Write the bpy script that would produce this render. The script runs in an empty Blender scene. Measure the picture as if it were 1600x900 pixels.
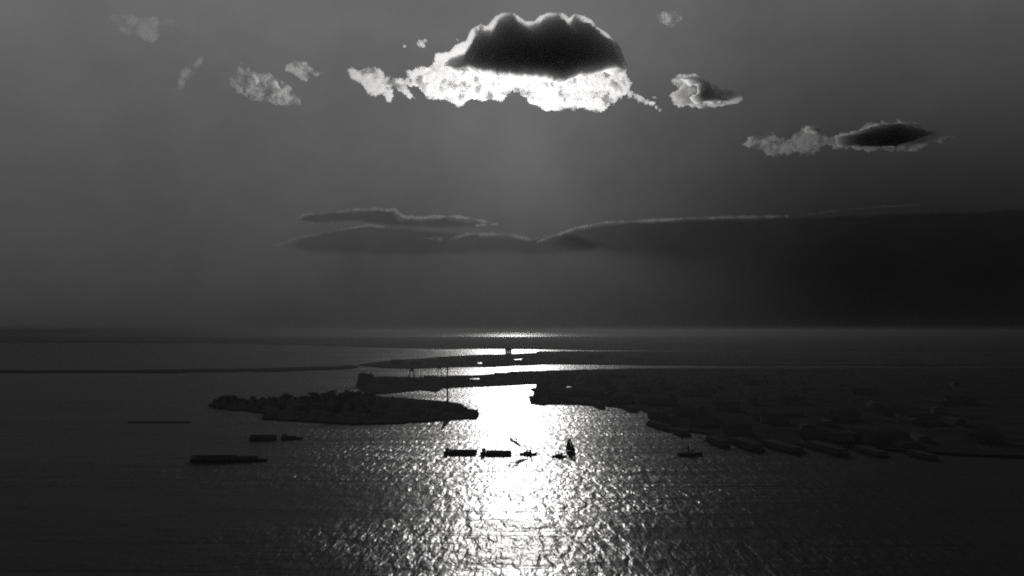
import bpy, bmesh, math, random
import numpy as np
from mathutils import Vector, Matrix
from mathutils.geometry import tessellate_polygon

random.seed(7)
rng = np.random.default_rng(7)
SC = bpy.context.scene
COL = SC.collection
R = math.radians

# ------------------------------------------------------------------ camera
F = 1030.0                                  # focal length in pixels of the 1600 px wide photograph
PITCH = math.atan(65.0 / F)                 # looking slightly up: horizon just below the middle
CAM_Z = 240.0
cam_d = bpy.data.cameras.new('camera')
cam_d.sensor_width = 36.0
cam_d.lens = 36.0 * F / 1600.0
cam_d.clip_start = 1.0
cam_d.clip_end = 400000.0
cam = bpy.data.objects.new('camera', cam_d)
COL.objects.link(cam)
cam.location = (0, 0, CAM_Z)
cam.rotation_euler = (R(90) + PITCH, 0, 0)
SC.camera = cam


def ray(px, py):
    """direction of the view through a pixel of the 1600x900 photograph"""
    v = Vector(((px - 800.0) / F, 1.0, (450.0 - py) / F))
    c, s = math.cos(PITCH), math.sin(PITCH)
    return Vector((v.x, v.y * c - v.z * s, v.y * s + v.z * c))


def G(px, py, z=0.0):
    """where that line of sight meets the level z"""
    d = ray(px, py)
    t = (z - CAM_Z) / d.z
    return Vector((d.x * t, d.y * t, z))


# ------------------------------------------------------------------ sun and sky
SUN_EL = R(15.4)
SUN_AZ = R(0.2)                             # to the right of straight ahead
sun_dir = Vector((math.sin(SUN_AZ) * math.cos(SUN_EL), math.cos(SUN_AZ) * math.cos(SUN_EL), math.sin(SUN_EL)))
sd = bpy.data.lights.new('sun', 'SUN')
sd.energy = 2.2
sd.angle = R(0.5)
sd.color = (1.0, 0.985, 0.97)
sun = bpy.data.objects.new('sun', sd)
COL.objects.link(sun)
sun.rotation_euler = (-sun_dir).to_track_quat('-Z', 'Y').to_euler()

W = bpy.data.worlds.new('World')
SC.world = W
W.use_nodes = True
nt = W.node_tree
nt.nodes.clear()


def N(tree, typ, **kw):
    n = tree.nodes.new(typ)
    for k, v in kw.items():
        setattr(n, k, v)
    return n


def math_node(tree, op, a, b=None, c=None, clamp=False):
    n = tree.nodes.new('ShaderNodeMath')
    n.operation = op
    n.use_clamp = clamp
    for i, v in enumerate((a, b, c)):
        if v is None:
            continue
        if isinstance(v, (int, float)):
            n.inputs[i].default_value = v
        else:
            tree.links.new(v, n.inputs[i])
    return n.outputs[0]


def mrange(tree, v, a, b, lo, hi, kind='SMOOTHSTEP'):
    n = tree.nodes.new('ShaderNodeMapRange')
    n.interpolation_type = kind
    n.clamp = True if kind == 'LINEAR' else n.clamp
    tree.links.new(v, n.inputs['Value'])
    n.inputs['From Min'].default_value = a
    n.inputs['From Max'].default_value = b
    n.inputs['To Min'].default_value = lo
    n.inputs['To Max'].default_value = hi
    return n.outputs['Result']


sky = N(nt, 'ShaderNodeTexSky', sky_type='NISHITA')
sky.sun_disc = False
sky.sun_elevation = SUN_EL
sky.sun_rotation = SUN_AZ
sky.altitude = 240
sky.air_density = 1.0
sky.dust_density = 1.5
sky.ozone_density = 1.0
bw = N(nt, 'ShaderNodeRGBToBW')             # the place as black and white film saw it
nt.links.new(sky.outputs[0], bw.inputs[0])
tc = N(nt, 'ShaderNodeTexCoord')
sep = N(nt, 'ShaderNodeSeparateXYZ')
nt.links.new(tc.outputs['Generated'], sep.inputs[0])
elev = sep.outputs['Z']
az = math_node(nt, 'ARCTAN2', sep.outputs['X'], sep.outputs['Y'])
# smoky air: the sky darkens towards the horizon and, lower down, towards the storm on the right
low = mrange(nt, elev, -0.02, 0.42, 0.245, 1.22, 'LINEAR')
storm_az = mrange(nt, az, 0.0, 0.50, 0.0, 1.0)
storm_el = mrange(nt, elev, 0.05, 0.5, 0.87, 0.28)
storm = math_node(nt, 'SUBTRACT', 1.0, math_node(nt, 'MULTIPLY', storm_az, storm_el))
nz = N(nt, 'ShaderNodeTexNoise')
nz.inputs['Scale'].default_value = 5.0
nz.inputs['Detail'].default_value = 12.0
nz.inputs['Roughness'].default_value = 0.68
nt.links.new(tc.outputs['Generated'], nz.inputs['Vector'])
mott = mrange(nt, nz.outputs['Fac'], 0.3, 0.7, 0.88, 1.12, 'LINEAR')
# aureole around the hidden sun
dp = N(nt, 'ShaderNodeVectorMath', operation='DOT_PRODUCT')
nt.links.new(tc.outputs['Generated'], dp.inputs[0])
dp.inputs[1].default_value = sun_dir
aur = math_node(nt, 'POWER', math_node(nt, 'MAXIMUM', dp.outputs['Value'], 0.0), 190.0)
flat = math_node(nt, 'MINIMUM', bw.outputs[0], 2.2)
base = math_node(nt, 'MULTIPLY', math_node(nt, 'MULTIPLY', flat, low), math_node(nt, 'MULTIPLY', storm, mott))
tot = math_node(nt, 'MULTIPLY', base, math_node(nt, 'ADD', 1.0, math_node(nt, 'MULTIPLY', aur, 0.36)))
bg = N(nt, 'ShaderNodeBackground')
bg.inputs['Strength'].default_value = 0.095
nt.links.new(tot, bg.inputs['Color'])
wo = N(nt, 'ShaderNodeOutputWorld')
nt.links.new(bg.outputs[0], wo.inputs['Surface'])

SC.view_settings.view_transform = 'Standard'
SC.view_settings.look = 'None'
SC.view_settings.gamma = 1.0
SC.view_settings.exposure = -0.85
SC.render.engine = 'CYCLES'
cy = SC.cycles
cy.use_denoising = False
cy.max_bounces = 6
cy.diffuse_bounces = 1
cy.glossy_bounces = 1
cy.transmission_bounces = 1
cy.volume_bounces = 2
cy.transparent_max_bounces = 24
cy.sample_clamp_direct = 0.0
cy.sample_clamp_indirect = 0.4
cy.filter_width = 2.0                        # the softness of the old lens and film

# ------------------------------------------------------------------ materials


def new_mat(name):
    m = bpy.data.materials.new(name)
    m.use_nodes = True
    return m, m.node_tree, m.node_tree.nodes['Principled BSDF']


def grey_mat(name, v, rough=0.85, scale=0.05, var=0.35, spec=0.0):
    m, t, p = new_mat(name)
    co = N(t, 'ShaderNodeTexCoord')
    n = N(t, 'ShaderNodeTexNoise')
    n.inputs['Scale'].default_value = scale
    n.inputs['Detail'].default_value = 6
    t.links.new(co.outputs['Object'], n.inputs['Vector'])
    k = mrange(t, n.outputs['Fac'], 0.3, 0.7, v * (1 - var), v * (1 + var), 'LINEAR')
    c = N(t, 'ShaderNodeCombineColor')
    for i in range(3):
        t.links.new(k, c.inputs[i])
    t.links.new(c.outputs[0], p.inputs['Base Color'])
    p.inputs['Roughness'].default_value = rough
    p.inputs['Specular IOR Level'].default_value = spec
    return m


M_LAND = grey_mat('dark_ground', 0.03, 0.95, 0.012)
M_FAR = grey_mat('far_ground', 0.04, 0.95, 0.003)
M_QUAY = grey_mat('quay_stone', 0.05, 0.8, 0.2)
M_WALL = grey_mat('sooty_brick', 0.09, 0.9, 0.3)
M_ROOF = grey_mat('tar_roof', 0.05, 0.95, 0.2)
M_LEAF = grey_mat('foliage', 0.045, 0.9, 0.6, 0.5)
M_BARK = grey_mat('bark', 0.06, 0.95, 1.5)
M_STEEL = grey_mat('painted_steel', 0.06, 0.6, 0.5)
M_HULL = grey_mat('tarred_hull', 0.03, 0.5, 0.4)
M_DECK = grey_mat('weathered_deck', 0.12, 0.85, 0.5)
M_PAINT = grey_mat('dull_house_paint', 0.16, 0.7, 0.5)
M_SAIL = grey_mat('dark_sailcloth', 0.06, 0.9, 0.3, 0.2)


def water_mat():
    m, t, p = new_mat('harbour_water')
    co = N(t, 'ShaderNodeTexCoord')

    def noise(scale, detail, stretch=(1, 1, 1), rot=0.0, rough=0.5, dist=0.0):
        mp = N(t, 'ShaderNodeMapping')
        mp.inputs['Scale'].default_value = stretch
        mp.inputs['Rotation'].default_value = (0, 0, rot)
        t.links.new(co.outputs['Object'], mp.inputs['Vector'])
        n = N(t, 'ShaderNodeTexNoise')
        n.inputs['Scale'].default_value = scale
        n.inputs['Detail'].default_value = detail
        n.inputs['Roughness'].default_value = rough
        n.inputs['Distortion'].default_value = dist
        t.links.new(mp.outputs[0], n.inputs['Vector'])
        return n.outputs['Fac']

    # lanes of smoother and rougher water lying across the view
    lanes = noise(0.006, 5, (0.22, 1.0, 1), R(-4), 0.6, 0.6)
    lane_f = mrange(t, lanes, 0.36, 0.60, 0.50, 1.0)
    patch = noise(0.0022, 3, (0.5, 1, 1), R(8))
    patch_f = mrange(t, patch, 0.3, 0.65, 0.65, 1.0)
    amp = math_node(t, 'MULTIPLY', lane_f, patch_f)
    slick = noise(0.022, 4, (0.045, 1.0, 1), R(-2), 0.55, 0.5)   # long narrow slicks drawn out by the tide
    amp = math_node(t, 'MULTIPLY', amp, mrange(t, slick, 0.40, 0.54, 0.58, 1.0))
    w1 = noise(0.085, 2, (1.0, 0.42, 1), R(24), 0.5, 0.4)       # wind sea, crests about ten metres apart
    w2 = noise(0.20, 3, (1.0, 0.55, 1), R(-18), 0.55, 0.3)
    w3 = noise(0.022, 2, (0.6, 1, 1), R(5))
    h = math_node(t, 'ADD', math_node(t, 'MULTIPLY', w1, 4.1), math_node(t, 'MULTIPLY', w2, 0.9))
    h = math_node(t, 'MULTIPLY', h, amp)
    h = math_node(t, 'ADD', h, math_node(t, 'MULTIPLY', w3, 3.0))
    b = N(t, 'ShaderNodeBump')
    b.inputs['Strength'].default_value = 1.0
    b.inputs['Distance'].default_value = 1.0
    t.links.new(h, b.inputs['Height'])
    t.links.new(b.outputs[0], p.inputs['Normal'])
    r = mrange(t, amp, 0.3, 1.0, 0.30, 0.375, 'LINEAR')
    t.links.new(r, p.inputs['Roughness'])
    p.inputs['Base Color'].default_value = (0.012, 0.012, 0.012, 1)
    p.inputs['IOR'].default_value = 1.33
    p.inputs['Specular IOR Level'].default_value = 0.13
    return m


M_WATER = water_mat()


def volume_mat(name, density, colour, g, skin=None):
    m = bpy.data.materials.new(name)
    m.use_nodes = True
    t = m.node_tree
    t.nodes.clear()
    o = N(t, 'ShaderNodeOutputMaterial')
    v = N(t, 'ShaderNodeVolumePrincipled')
    v.inputs['Color'].default_value = (colour, colour, colour, 1)
    v.inputs['Density'].default_value = density
    v.inputs['Anisotropy'].default_value = g
    t.links.new(v.outputs[0], o.inputs['Volume'])
    if skin is not None:
        tr = N(t, 'ShaderNodeBsdfTransparent')
        df = N(t, 'ShaderNodeBsdfDiffuse')
        df.inputs['Color'].default_value = (0.3, 0.3, 0.3, 1)
        mx = N(t, 'ShaderNodeMixShader')
        mx.inputs['Fac'].default_value = skin
        t.links.new(tr.outputs[0], mx.inputs[1])
        t.links.new(df.outputs[0], mx.inputs[2])
        t.links.new(mx.outputs[0], o.inputs['Surface'])
    return m


SIG = 0.006
M_CLOUD = volume_mat('cloud_vapour', SIG, 0.92, 0.80, 0.004)
M_CLOUD2 = volume_mat('thin_cloud_vapour', SIG, 0.74, 0.72, 0.004)
M_CLOUD4 = volume_mat('dull_cloud_vapour', SIG, 0.42, 0.7, 0.004)
M_CLOUD3 = volume_mat('lit_cloud_edge', SIG, 0.22, 0.7, 0.004)  # backlit rim of the low clouds, put into a paler vapour colour
M_BANK = volume_mat('shaded_cloud_body', SIG, 0.012, 0.3, 0.002)  # shaded bulk of the same clouds, put into a near-black vapour colour

# ------------------------------------------------------------------ object helpers


def tag(o, label=None, cat=None, group=None, kind=None):
    if label:
        o['label'] = label
    if cat:
        o['category'] = cat
    if group:
        o['group'] = group
    if kind:
        o['kind'] = kind
    return o


def empty(name, loc=(0, 0, 0), rz=0.0, label=None, cat=None, group=None):
    o = bpy.data.objects.new(name, None)
    COL.objects.link(o)
    o.location = loc
    o.rotation_euler = (0, 0, rz)
    o.empty_display_size = 5
    return tag(o, label, cat, group)


def mesh_obj(name, me, mat, parent=None, smooth=False):
    if mat is not None and not me.materials:
        me.materials.append(mat)
    if smooth:
        me.polygons.foreach_set('use_smooth', [True] * len(me.polygons))
    o = bpy.data.objects.new(name, me)
    COL.objects.link(o)
    if parent is not None:
        o.parent = parent
    return o


def bm_obj(name, bm, mat, parent=None, smooth=False):
    me = bpy.data.meshes.new(name)
    bmesh.ops.recalc_face_normals(bm, faces=bm.faces)
    bm.to_mesh(me)
    bm.free()
    return mesh_obj(name, me, mat, parent, smooth)


def box(bm, x0, x1, y0, y1, z0, z1, top=1.0):
    cx, cy_ = (x0 + x1) / 2, (y0 + y1) / 2
    v = []
    for z, s in ((z0, 1.0), (z1, top)):
        for x, y in ((x0, y0), (x1, y0), (x1, y1), (x0, y1)):
            v.append(bm.verts.new((cx + (x - cx) * s, cy_ + (y - cy_) * s, z)))
    for f in ((0, 3, 2, 1), (4, 5, 6, 7), (0, 1, 5, 4), (1, 2, 6, 5), (2, 3, 7, 6), (3, 0, 4, 7)):
        bm.faces.new([v[i] for i in f])


def tube(bm, a, b, r0, r1, n=8):
    a, b = Vector(a), Vector(b)
    d = (b - a).normalized()
    s = d.orthogonal().normalized()
    u = d.cross(s)
    ring = []
    for p, r in ((a, r0), (b, r1)):
        ring.append([bm.verts.new(p + (s * math.cos(2 * math.pi * i / n) + u * math.sin(2 * math.pi * i / n)) * r) for i in range(n)])
    for i in range(n):
        j = (i + 1) % n
        bm.faces.new((ring[0][i], ring[0][j], ring[1][j], ring[1][i]))
    bm.faces.new(ring[0][::-1])
    bm.faces.new(ring[1])


def gable(bm, x0, x1, y0, y1, z0, z1):
    """ridge roof along x"""
    ym = (y0 + y1) / 2
    p = [(x0, y0, z0), (x1, y0, z0), (x1, y1, z0), (x0, y1, z0), (x0, ym, z1), (x1, ym, z1)]
    v = [bm.verts.new(q) for q in p]
    for f in ((0, 1, 5, 4), (2, 3, 4, 5), (0, 4, 3), (1, 2, 5), (0, 3, 2, 1)):
        bm.faces.new([v[i] for i in f])


def copy_thing(src, loc, rz=0.0, scale=(1, 1, 1), label=None, group=None):
    c = src.copy()
    COL.objects.link(c)
    c.location = loc
    c.rotation_euler = (0, 0, rz)
    c.scale = scale
    if label:
        c['label'] = label
    if group:
        c['group'] = group
    for ch in list(src.children):
        k = ch.copy()
        COL.objects.link(k)
        k.parent = c
        for g in ch.children:
            s = g.copy()
            COL.objects.link(s)
            s.parent = k
    return c


# ------------------------------------------------------------------ noise for outlines


def vnoise(x, y, seed):
    xi, yi = np.floor(x).astype(np.int64), np.floor(y).astype(np.int64)
    fx, fy = x - xi, y - yi
    fx = fx * fx * (3 - 2 * fx)
    fy = fy * fy * (3 - 2 * fy)

    def h(a, b):
        n = (a * 374761393 + b * 668265263 + seed * 974711) & 0xffffffff
        n = ((n ^ (n >> 13)) * 1274126177) & 0xffffffff
        return ((n ^ (n >> 16)) & 0xffff) / 65535.0
    return (h(xi, yi) * (1 - fx) + h(xi + 1, yi) * fx) * (1 - fy) + (h(xi, yi + 1) * (1 - fx) + h(xi + 1, yi + 1) * fx) * fy


def fbm(x, y, scale, octaves, seed, gain=0.55):
    a, s, tot_, f = 1.0, 0.0, 0.0, 1.0 / scale
    out = np.zeros_like(x)
    for o in range(octaves):
        out += a * vnoise(x * f + 17.3 * o, y * f - 9.1 * o, seed + o)
        tot_ += a
        a *= gain
        f *= 2.03
    return out / tot_ * 2 - 1               # -1..1


def billow(x, y, scale, octaves, seed, gain=0.55):
    """round lumps (cauliflower edge), 0..1"""
    a, tot_, f = 1.0, 0.0, 1.0 / scale
    out = np.zeros_like(x)
    for o in range(octaves):
        out += a * np.abs(vnoise(x * f + 7.3 * o, y * f + 3.1 * o, seed + o) * 2 - 1)
        tot_ += a
        a *= gain
        f *= 2.1
    return out / tot_


def sdf(poly, x, y):
    """signed distance to a closed polygon, positive inside"""
    d = np.full(x.shape, 1e9)
    inside = np.zeros(x.shape, bool)
    n = len(poly)
    for i in range(n):
        ax, ay = poly[i]
        bx, by = poly[(i + 1) % n]
        ex, ey = bx - ax, by - ay
        wx, wy = x - ax, y - ay
        t = np.clip((wx * ex + wy * ey) / (ex * ex + ey * ey + 1e-9), 0, 1)
        d = np.minimum(d, np.hypot(wx - ex * t, wy - ey * t))
        c = ((ay > y) != (by > y)) & (x < (bx - ax) * (y - ay) / (by - ay + 1e-12) + ax)
        inside ^= c
    return np.where(inside, d, -d)


def sstep(v, a, b):
    t = np.clip((v - a) / (b - a), 0, 1)
    return t * t * (3 - 2 * t)


def cloud_mesh(name, dist, box_px, res, depth_of, mat, parent=None, lean=0.35):
    """A body of vapour with real depth. depth_of(x, y) gives the optical depth seen through it at each point of its outline;
    with the vapour's even density that fixes how many metres thick the body is there."""
    x0, x1, y0, y1 = box_px
    nx, ny = int((x1 - x0) / res) + 1, int((y1 - y0) / res) + 1
    gx, gy = np.meshgrid(np.linspace(x0, x1, nx), np.linspace(y0, y1, ny))
    tau = np.maximum(depth_of(gx, gy), 0.0)
    half = tau / (2 * SIG)
    c = ray((x0 + x1) / 2, (y0 + y1) / 2).normalized()
    d0 = np.array(c)
    cs, sn = math.cos(PITCH), math.sin(PITCH)
    vx, vz = (gx - 800) / F, (450 - gy) / F
    D = np.stack([vx, cs - vz * sn, sn + vz * cs], -1)
    t = dist / (D @ d0)
    P = D * t[..., None]
    P[..., 2] += CAM_Z
    bulge = fbm(gx, gy, 40, 3, 91) * half * lean
    front = P - d0 * (half + bulge)[..., None]
    back = P + d0 * (half - bulge)[..., None]
    on = tau > 0
    cell = on[:-1, :-1] | on[1:, :-1] | on[:-1, 1:] | on[1:, 1:]
    idx = np.arange(nx * ny).reshape(ny, nx)
    bidx = np.where(on, idx + nx * ny, idx)
    jj, ii = np.nonzero(cell)
    q = lambda I: np.stack([I[jj, ii], I[jj, ii + 1], I[jj + 1, ii + 1], I[jj + 1, ii]], -1)
    fa, fb = q(idx)[:, ::-1], q(bidx)
    faces = np.concatenate([fa, fb])
    verts = np.concatenate([front.reshape(-1, 3), back.reshape(-1, 3)])
    used = np.unique(faces)
    remap = np.zeros(len(verts), np.int64)
    remap[used] = np.arange(len(used))
    org = Vector(P.reshape(-1, 3).mean(0))
    vv = verts[used] - np.array(org)
    me = bpy.data.meshes.new(name)
    me.vertices.add(len(vv))
    me.vertices.foreach_set('co', vv.astype(np.float32).ravel())
    ff = remap[faces]
    me.loops.add(ff.size)
    me.loops.foreach_set('vertex_index', ff.astype(np.int32).ravel())
    me.polygons.add(len(ff))
    me.polygons.foreach_set('loop_start', np.arange(0, ff.size, 4, dtype=np.int32))
    me.polygons.foreach_set('loop_total', np.full(len(ff), 4, np.int32))
    me.update()
    me.validate()
    o = mesh_obj(name, me, mat, parent)
    o.location = org
    return o


# ------------------------------------------------------------------ water
bm = bmesh.new()
for (y0, y1, xw) in ((-3000, 6000, 9000), (6000, 30000, 40000), (30000, 150000, 150000)):
    v = [bm.verts.new(p) for p in ((-xw, y0, 0), (xw, y0, 0), (xw, y1, 0), (-xw, y1, 0))]
    bm.faces.new(v)
bm.free()
bm = bmesh.new()
v = [bm.verts.new(p) for p in ((-150000, -3000, 0), (150000, -3000, 0), (150000, 150000, 0), (-150000, 150000, 0))]
bm.faces.new(v)
tag(bm_obj('water', bm, M_WATER), 'dark harbour water with a broad glittering path of light', None, None, 'structure')

# ------------------------------------------------------------------ land


def rough_edge(pts, step=5.0, amp=0.35, seed=1):
    """add small bays and points along a shoreline given in pixels"""
    rnd = random.Random(seed)
    out = []
    n = len(pts)
    for i in range(n):
        a, b = pts[i], pts[(i + 1) % n]
        L = math.hypot(b[0] - a[0], b[1] - a[1])
        k = max(1, min(60, int(L / step)))
        for j in range(k):
            t = j / k
            out.append((a[0] + (b[0] - a[0]) * t + (rnd.uniform(-1, 1) * amp * 2 if j else 0),
                        a[1] + (b[1] - a[1]) * t + (rnd.uniform(-1, 1) * amp if j else 0)))
    return out


def land(name, outline, height, mat, label, holes=(), step=6, amp=0.35, seed=1):
    loops = [[G(*p) for p in rough_edge(outline, step, amp, seed)]]
    loops += [[G(*p) for p in rough_edge(h, 3, 0.12, seed + 5)] for h in holes]
    tri = tessellate_polygon([[Vector((p.x, p.y, 0)) for p in L] for L in loops])
    bm = bmesh.new()
    top = [bm.verts.new((p.x, p.y, height)) for L in loops for p in L]
    for a, b, c in tri:
        try:
            bm.faces.new((top[a], top[b], top[c]))
        except ValueError:
            pass
    k = 0
    for L in loops:
        n = len(L)
        bot = [bm.verts.new((p.x, p.y, -1.0)) for p in L]
        for i in range(n):
            j = (i + 1) % n
            bm.faces.new((top[k + i], top[k + j], bot[j], bot[i]))
        k += n
    return tag(bm_obj(name, bm, mat), label, None, None, 'structure')


land('far_shore', [(-400, 527.5), (100, 526.6), (420, 526.4), (600, 527), (760, 526.6), (900, 526.2), (1400, 526), (2000, 526),
                   (2000, 549), (1300, 548.5), (900, 547), (838, 546), (760, 545.2), (700, 545.6), (640, 544), (560, 542), (480, 539), (300, 536), (-400, 534)],
     9.0, M_FAR, 'low hazy far shore under the horizon', step=30, amp=0.25, seed=3)
land('middle_shore', [(560, 571), (590, 567), (620, 563.6), (655, 561.5), (690, 558.4), (720, 556.8), (750, 555.2), (790, 554), (836, 552.4),
                      (842, 549.5), (1000, 549.8), (2000, 550.4), (2000, 571), (1250, 571.5), (1000, 570.5), (850, 569.5), (830, 571), (780, 573), (700, 574.5), (640, 576), (600, 575)],
     7.0, M_FAR, 'middle shore with small bright basins behind the harbour', step=12, amp=0.4, seed=4,
     holes=[[(746, 566.2), (758, 565.4), (759, 568.6), (752, 570), (746, 569.4)], [(803, 561.4), (815, 560.6), (816, 563), (804, 563.6)]])
land('left_shore', [(-400, 580.5), (60, 580), (250, 579), (300, 577.8), (400, 577.2), (455, 575), (520, 573.5), (552, 571.8), (560, 574), (548, 576.5), (500, 578), (430, 580.6), (330, 581.2), (250, 583), (180, 582), (-400, 584)],
     6.0, M_FAR, 'thin dark line of shore behind the low island', step=14, amp=0.4, seed=5)
land('harbour_shore', [(556, 604), (560, 592), (583, 590), (600, 589), (640, 590), (662, 591), (700, 588.5), (740, 587.4), (770, 585), (790, 583.5), (800, 581), (835, 580.5),
                       (900, 578.5), (1000, 576.5), (1300, 576), (2000, 575), (2000, 730), (1500, 712), (1357, 702), (1230, 696), (1120, 691), (1108, 680),
                       (1065, 673), (1022, 669), (1015, 660), (1014, 647), (1000, 641), (950, 635.5), (900, 632.5), (860, 632), (848, 633.5), (829, 631.5), (826, 621),
                       (833, 619.5), (834, 612), (829, 609), (837, 607), (838, 600.5), (830, 600.8), (750, 604.6), (715, 605.5), (692, 607.5), (683, 613), (676, 612), (660, 609.5), (640, 612), (600, 615.5), (575, 616)],
     4.0, M_LAND, 'long dark waterfront shore closing the harbour', step=7, amp=0.4, seed=6,
     holes=[[(734, 591.3), (749, 590.6), (750, 593.6), (735, 594.2)], [(884.5, 603.4), (892, 603.2), (893, 606.6), (885, 607)]])
land('low_island', [(326, 634), (335, 628), (390, 626), (440, 625), (490, 621.5), (560, 617), (583, 619), (600, 622), (640, 624), (690, 628.5), (722, 633), (728, 641), (747, 642.5), (748.5, 651), (735, 653.5),
                    (700, 657), (660, 660), (600, 663), (550, 664), (500, 660.5), (440, 657), (411, 656), (410, 652), (420, 648), (390, 643), (340, 639)],
     4.5, M_LAND, 'low dark wooded island reaching out into the bright channel', step=8, amp=0.5, seed=8)
bm = bmesh.new()
a, b = G(699, 656.5, 0), G(690.5, 671, 0)
d = (b - a).normalized()
s = Vector((-d.y, d.x, 0))
v = [bm.verts.new(p) for p in (a + s * 9 + Vector((0, 0, 2.5)), a - s * 9 + Vector((0, 0, 2.5)), b - s * 1.5 + Vector((0, 0, 2.5)), b + s * 1.5 + Vector((0, 0, 2.5)))]
w = [bm.verts.new(p.co - Vector((0, 0, 3.5))) for p in v]
bm.faces.new(v)
for i in range(4):
    bm.faces.new((v[i], v[(i + 1) % 4], w[(i + 1) % 4], w[i]))
tag(bm_obj('jetty', bm, M_QUAY), 'narrow dark jetty tapering out from the island below the tall mast', 'jetty')

# ------------------------------------------------------------------ buildings


def make_warehouse(name, w, dep, h, roof_h, label, group, cat='warehouse'):
    t = empty(name, label=label, cat=cat, group=group)
    bm = bmesh.new()
    box(bm, -w / 2, w / 2, -dep / 2, dep / 2, 0, h)
    bm_obj('wall', bm, M_WALL, t)
    bm = bmesh.new()
    gable(bm, -w / 2 - 0.6, w / 2 + 0.6, -dep / 2 - 0.6, dep / 2 + 0.6, h + 0.02, h + roof_h)
    rf = bm_obj('roof', bm, M_ROOF, t)
    bm = bmesh.new()
    box(bm, w * 0.22, w * 0.22 + 2.5, -1.2, 1.2, h + roof_h * 0.55, h + roof_h + 4)
    bm_obj('chimney', bm, M_WALL, rf)
    for k in range(max(2, int(w / 14))):
        bm = bmesh.new()
        x = -w / 2 + (k + 0.5) * w / max(2, int(w / 14))
        box(bm, x - 2.2, x + 2.2, -dep / 2 - 0.15, -dep / 2 + 0.05, 0.3, min(4.5, h * 0.6))
        bm_obj('door', bm, M_STEEL, t)
    return t


ISL = 4.5
proto_big = make_warehouse('warehouse', 60, 26, 11, 5, 'long dark gabled warehouse on the harbour shore among others like it', 'warehouses on the harbour shore')
proto_big.location = G(870, 622, 4)
rnd = random.Random(21)
spots = []
# silhouette line on top of the harbour shore, the right-hand point, the quays to the right
for x, y, sx, sz in [(606, 598, 1.1, 1.4), (622, 601, .8, 1.0), (655, 597, .9, 1.2), (672, 594, 1.0, 1.3), (716, 593, 1.2, 1.0), (700, 600, .7, 1.1), (728, 598, .8, .9), (764, 592, .8, .8), (786, 588, 1.5, 1.2),
                     (798, 589, .9, 1.3), (822, 590, 1.1, .8), (842, 614, .35, 1.0), (838, 626, .30, 1.2), (850, 604, .7, .9), (884, 592, 1.4, 1.0), (903, 618, 1.2, 1.0), (930, 600, 1.4, 1.2), (940, 622, 1.2, .9),
                     (965, 590, 1.5, 1.1), (975, 628, 1.0, 1.3), (1000, 612, 1.2, 1.2), (1028, 655, .8, 1.1), (1040, 632, 1.2, 1.2), (1046, 664, .7, .9), (1070, 648, 1.0, 1.2), (1085, 618, 1.6, 1.2), (1100, 664, 1.0, 1.2), (1135, 640, 1.2, 1.5),
                     (1150, 676, 1.1, 1.2), (1180, 600, 1.8, 1.2), (1210, 660, 1.1, 1.4), (1240, 630, 1.4, 1.4), (1270, 684, 1.1, 1.1), (1320, 655, 1.2, 1.4), (1350, 615, 1.6, 1.3), (1390, 690, 1.2, 1.3), (1440, 660, 1.2, 1.4), (1500, 630, 1.4, 1.4), (1540, 690, 1.1, 1.2)]:
    copy_thing(proto_big, G(x, y, 4.0), R(rnd.uniform(-12, 12)), (sx, 1.0, sz))
LOWER = [(838, 628), (860, 629), (900, 629), (950, 632), (1000, 638), (1020, 664), (1065, 669), (1120, 686), (1230, 691), (1500, 705)]
for k in range(85):
    x = 842 + (1500 - 842) * rnd.random() ** 1.25
    lo = [a0[1] + (a1[1] - a0[1]) * (x - a0[0]) / (a1[0] - a0[0]) for a0, a1 in zip(LOWER[:-1], LOWER[1:]) if a0[0] <= x <= a1[0]]
    y = 583 + ((lo[0] if lo else 690) - 585) * rnd.random()
    copy_thing(proto_big, G(x, y, 4.0), R(rnd.choice([0, 90, 12, 78]) + rnd.uniform(-6, 6)), (rnd.uniform(.3, 1.1), rnd.uniform(.6, 1.3), rnd.uniform(.5, 1.3)))
for x, y in [(566, 600), (577, 598)]:
    copy_thing(proto_big, G(x, y, 4.0), 0, (0.5, 1.3, 3.0 if x < 570 else 2.5), 'tall dark storehouse standing at the very left end of the harbour shore' if x < 570 else 'slightly lower dark storehouse right beside the endmost tall one', 'tall storehouses at the end of the shore')

# pier sheds on finger piers along the right-hand quay
pier = empty('covered_pier', label='covered finger pier on the dark waterfront', cat='pier', group='covered piers along the dark waterfront')
bm = bmesh.new()
box(bm, -13, 13, -52, 52, -1, 3.2)
bm_obj('pier_deck', bm, M_QUAY, pier)
bm = bmesh.new()
box(bm, -11, 11, -47, 44, 3.22, 11)
sh = bm_obj('shed', bm, M_WALL, pier)
bm = bmesh.new()
for k in range(2):
    box(bm, -11.5 + k * 11.6, -0.1 + k * 11.6, -47.5, 44.5, 11.02, 11.6)
bm_obj('roof', bm, M_ROOF, sh)
pier.location = G(1030, 668, 0)
pier.rotation_euler = (0, 0, R(14))
for x, y, r in [(1060, 677, 16), (1120, 694, 10), (1165, 698, 12), (1220, 701, 15), (1290, 704, 12), (1360, 708, 10), (1440, 714, 14), (985, 641, 20), (935, 636, 22)]:
    copy_thing(pier, G(x, y, 0), R(r * .5 + rnd.uniform(-7, 9)), (rnd.uniform(.8, 1.3), rnd.uniform(.6, 1.1), rnd.uniform(.7, 1.2)))
prs = sorted([o for o in COL.objects if o.name.startswith('covered_pier')], key=lambda o: o.location.x / o.location.y)
for o, w in zip(prs, ['nearest to the bright channel', 'second along from the bright channel', 'third along from the bright channel', 'just behind the dim steamer', 'just past the dim steamer',
                      'sixth along from the channel', 'fourth from the right end of the row', 'third from the right end of the row', 'second from the right end of the row', 'last in the row, at the far right']):
    o['label'] = 'covered finger pier on the dark waterfront, ' + w

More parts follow.
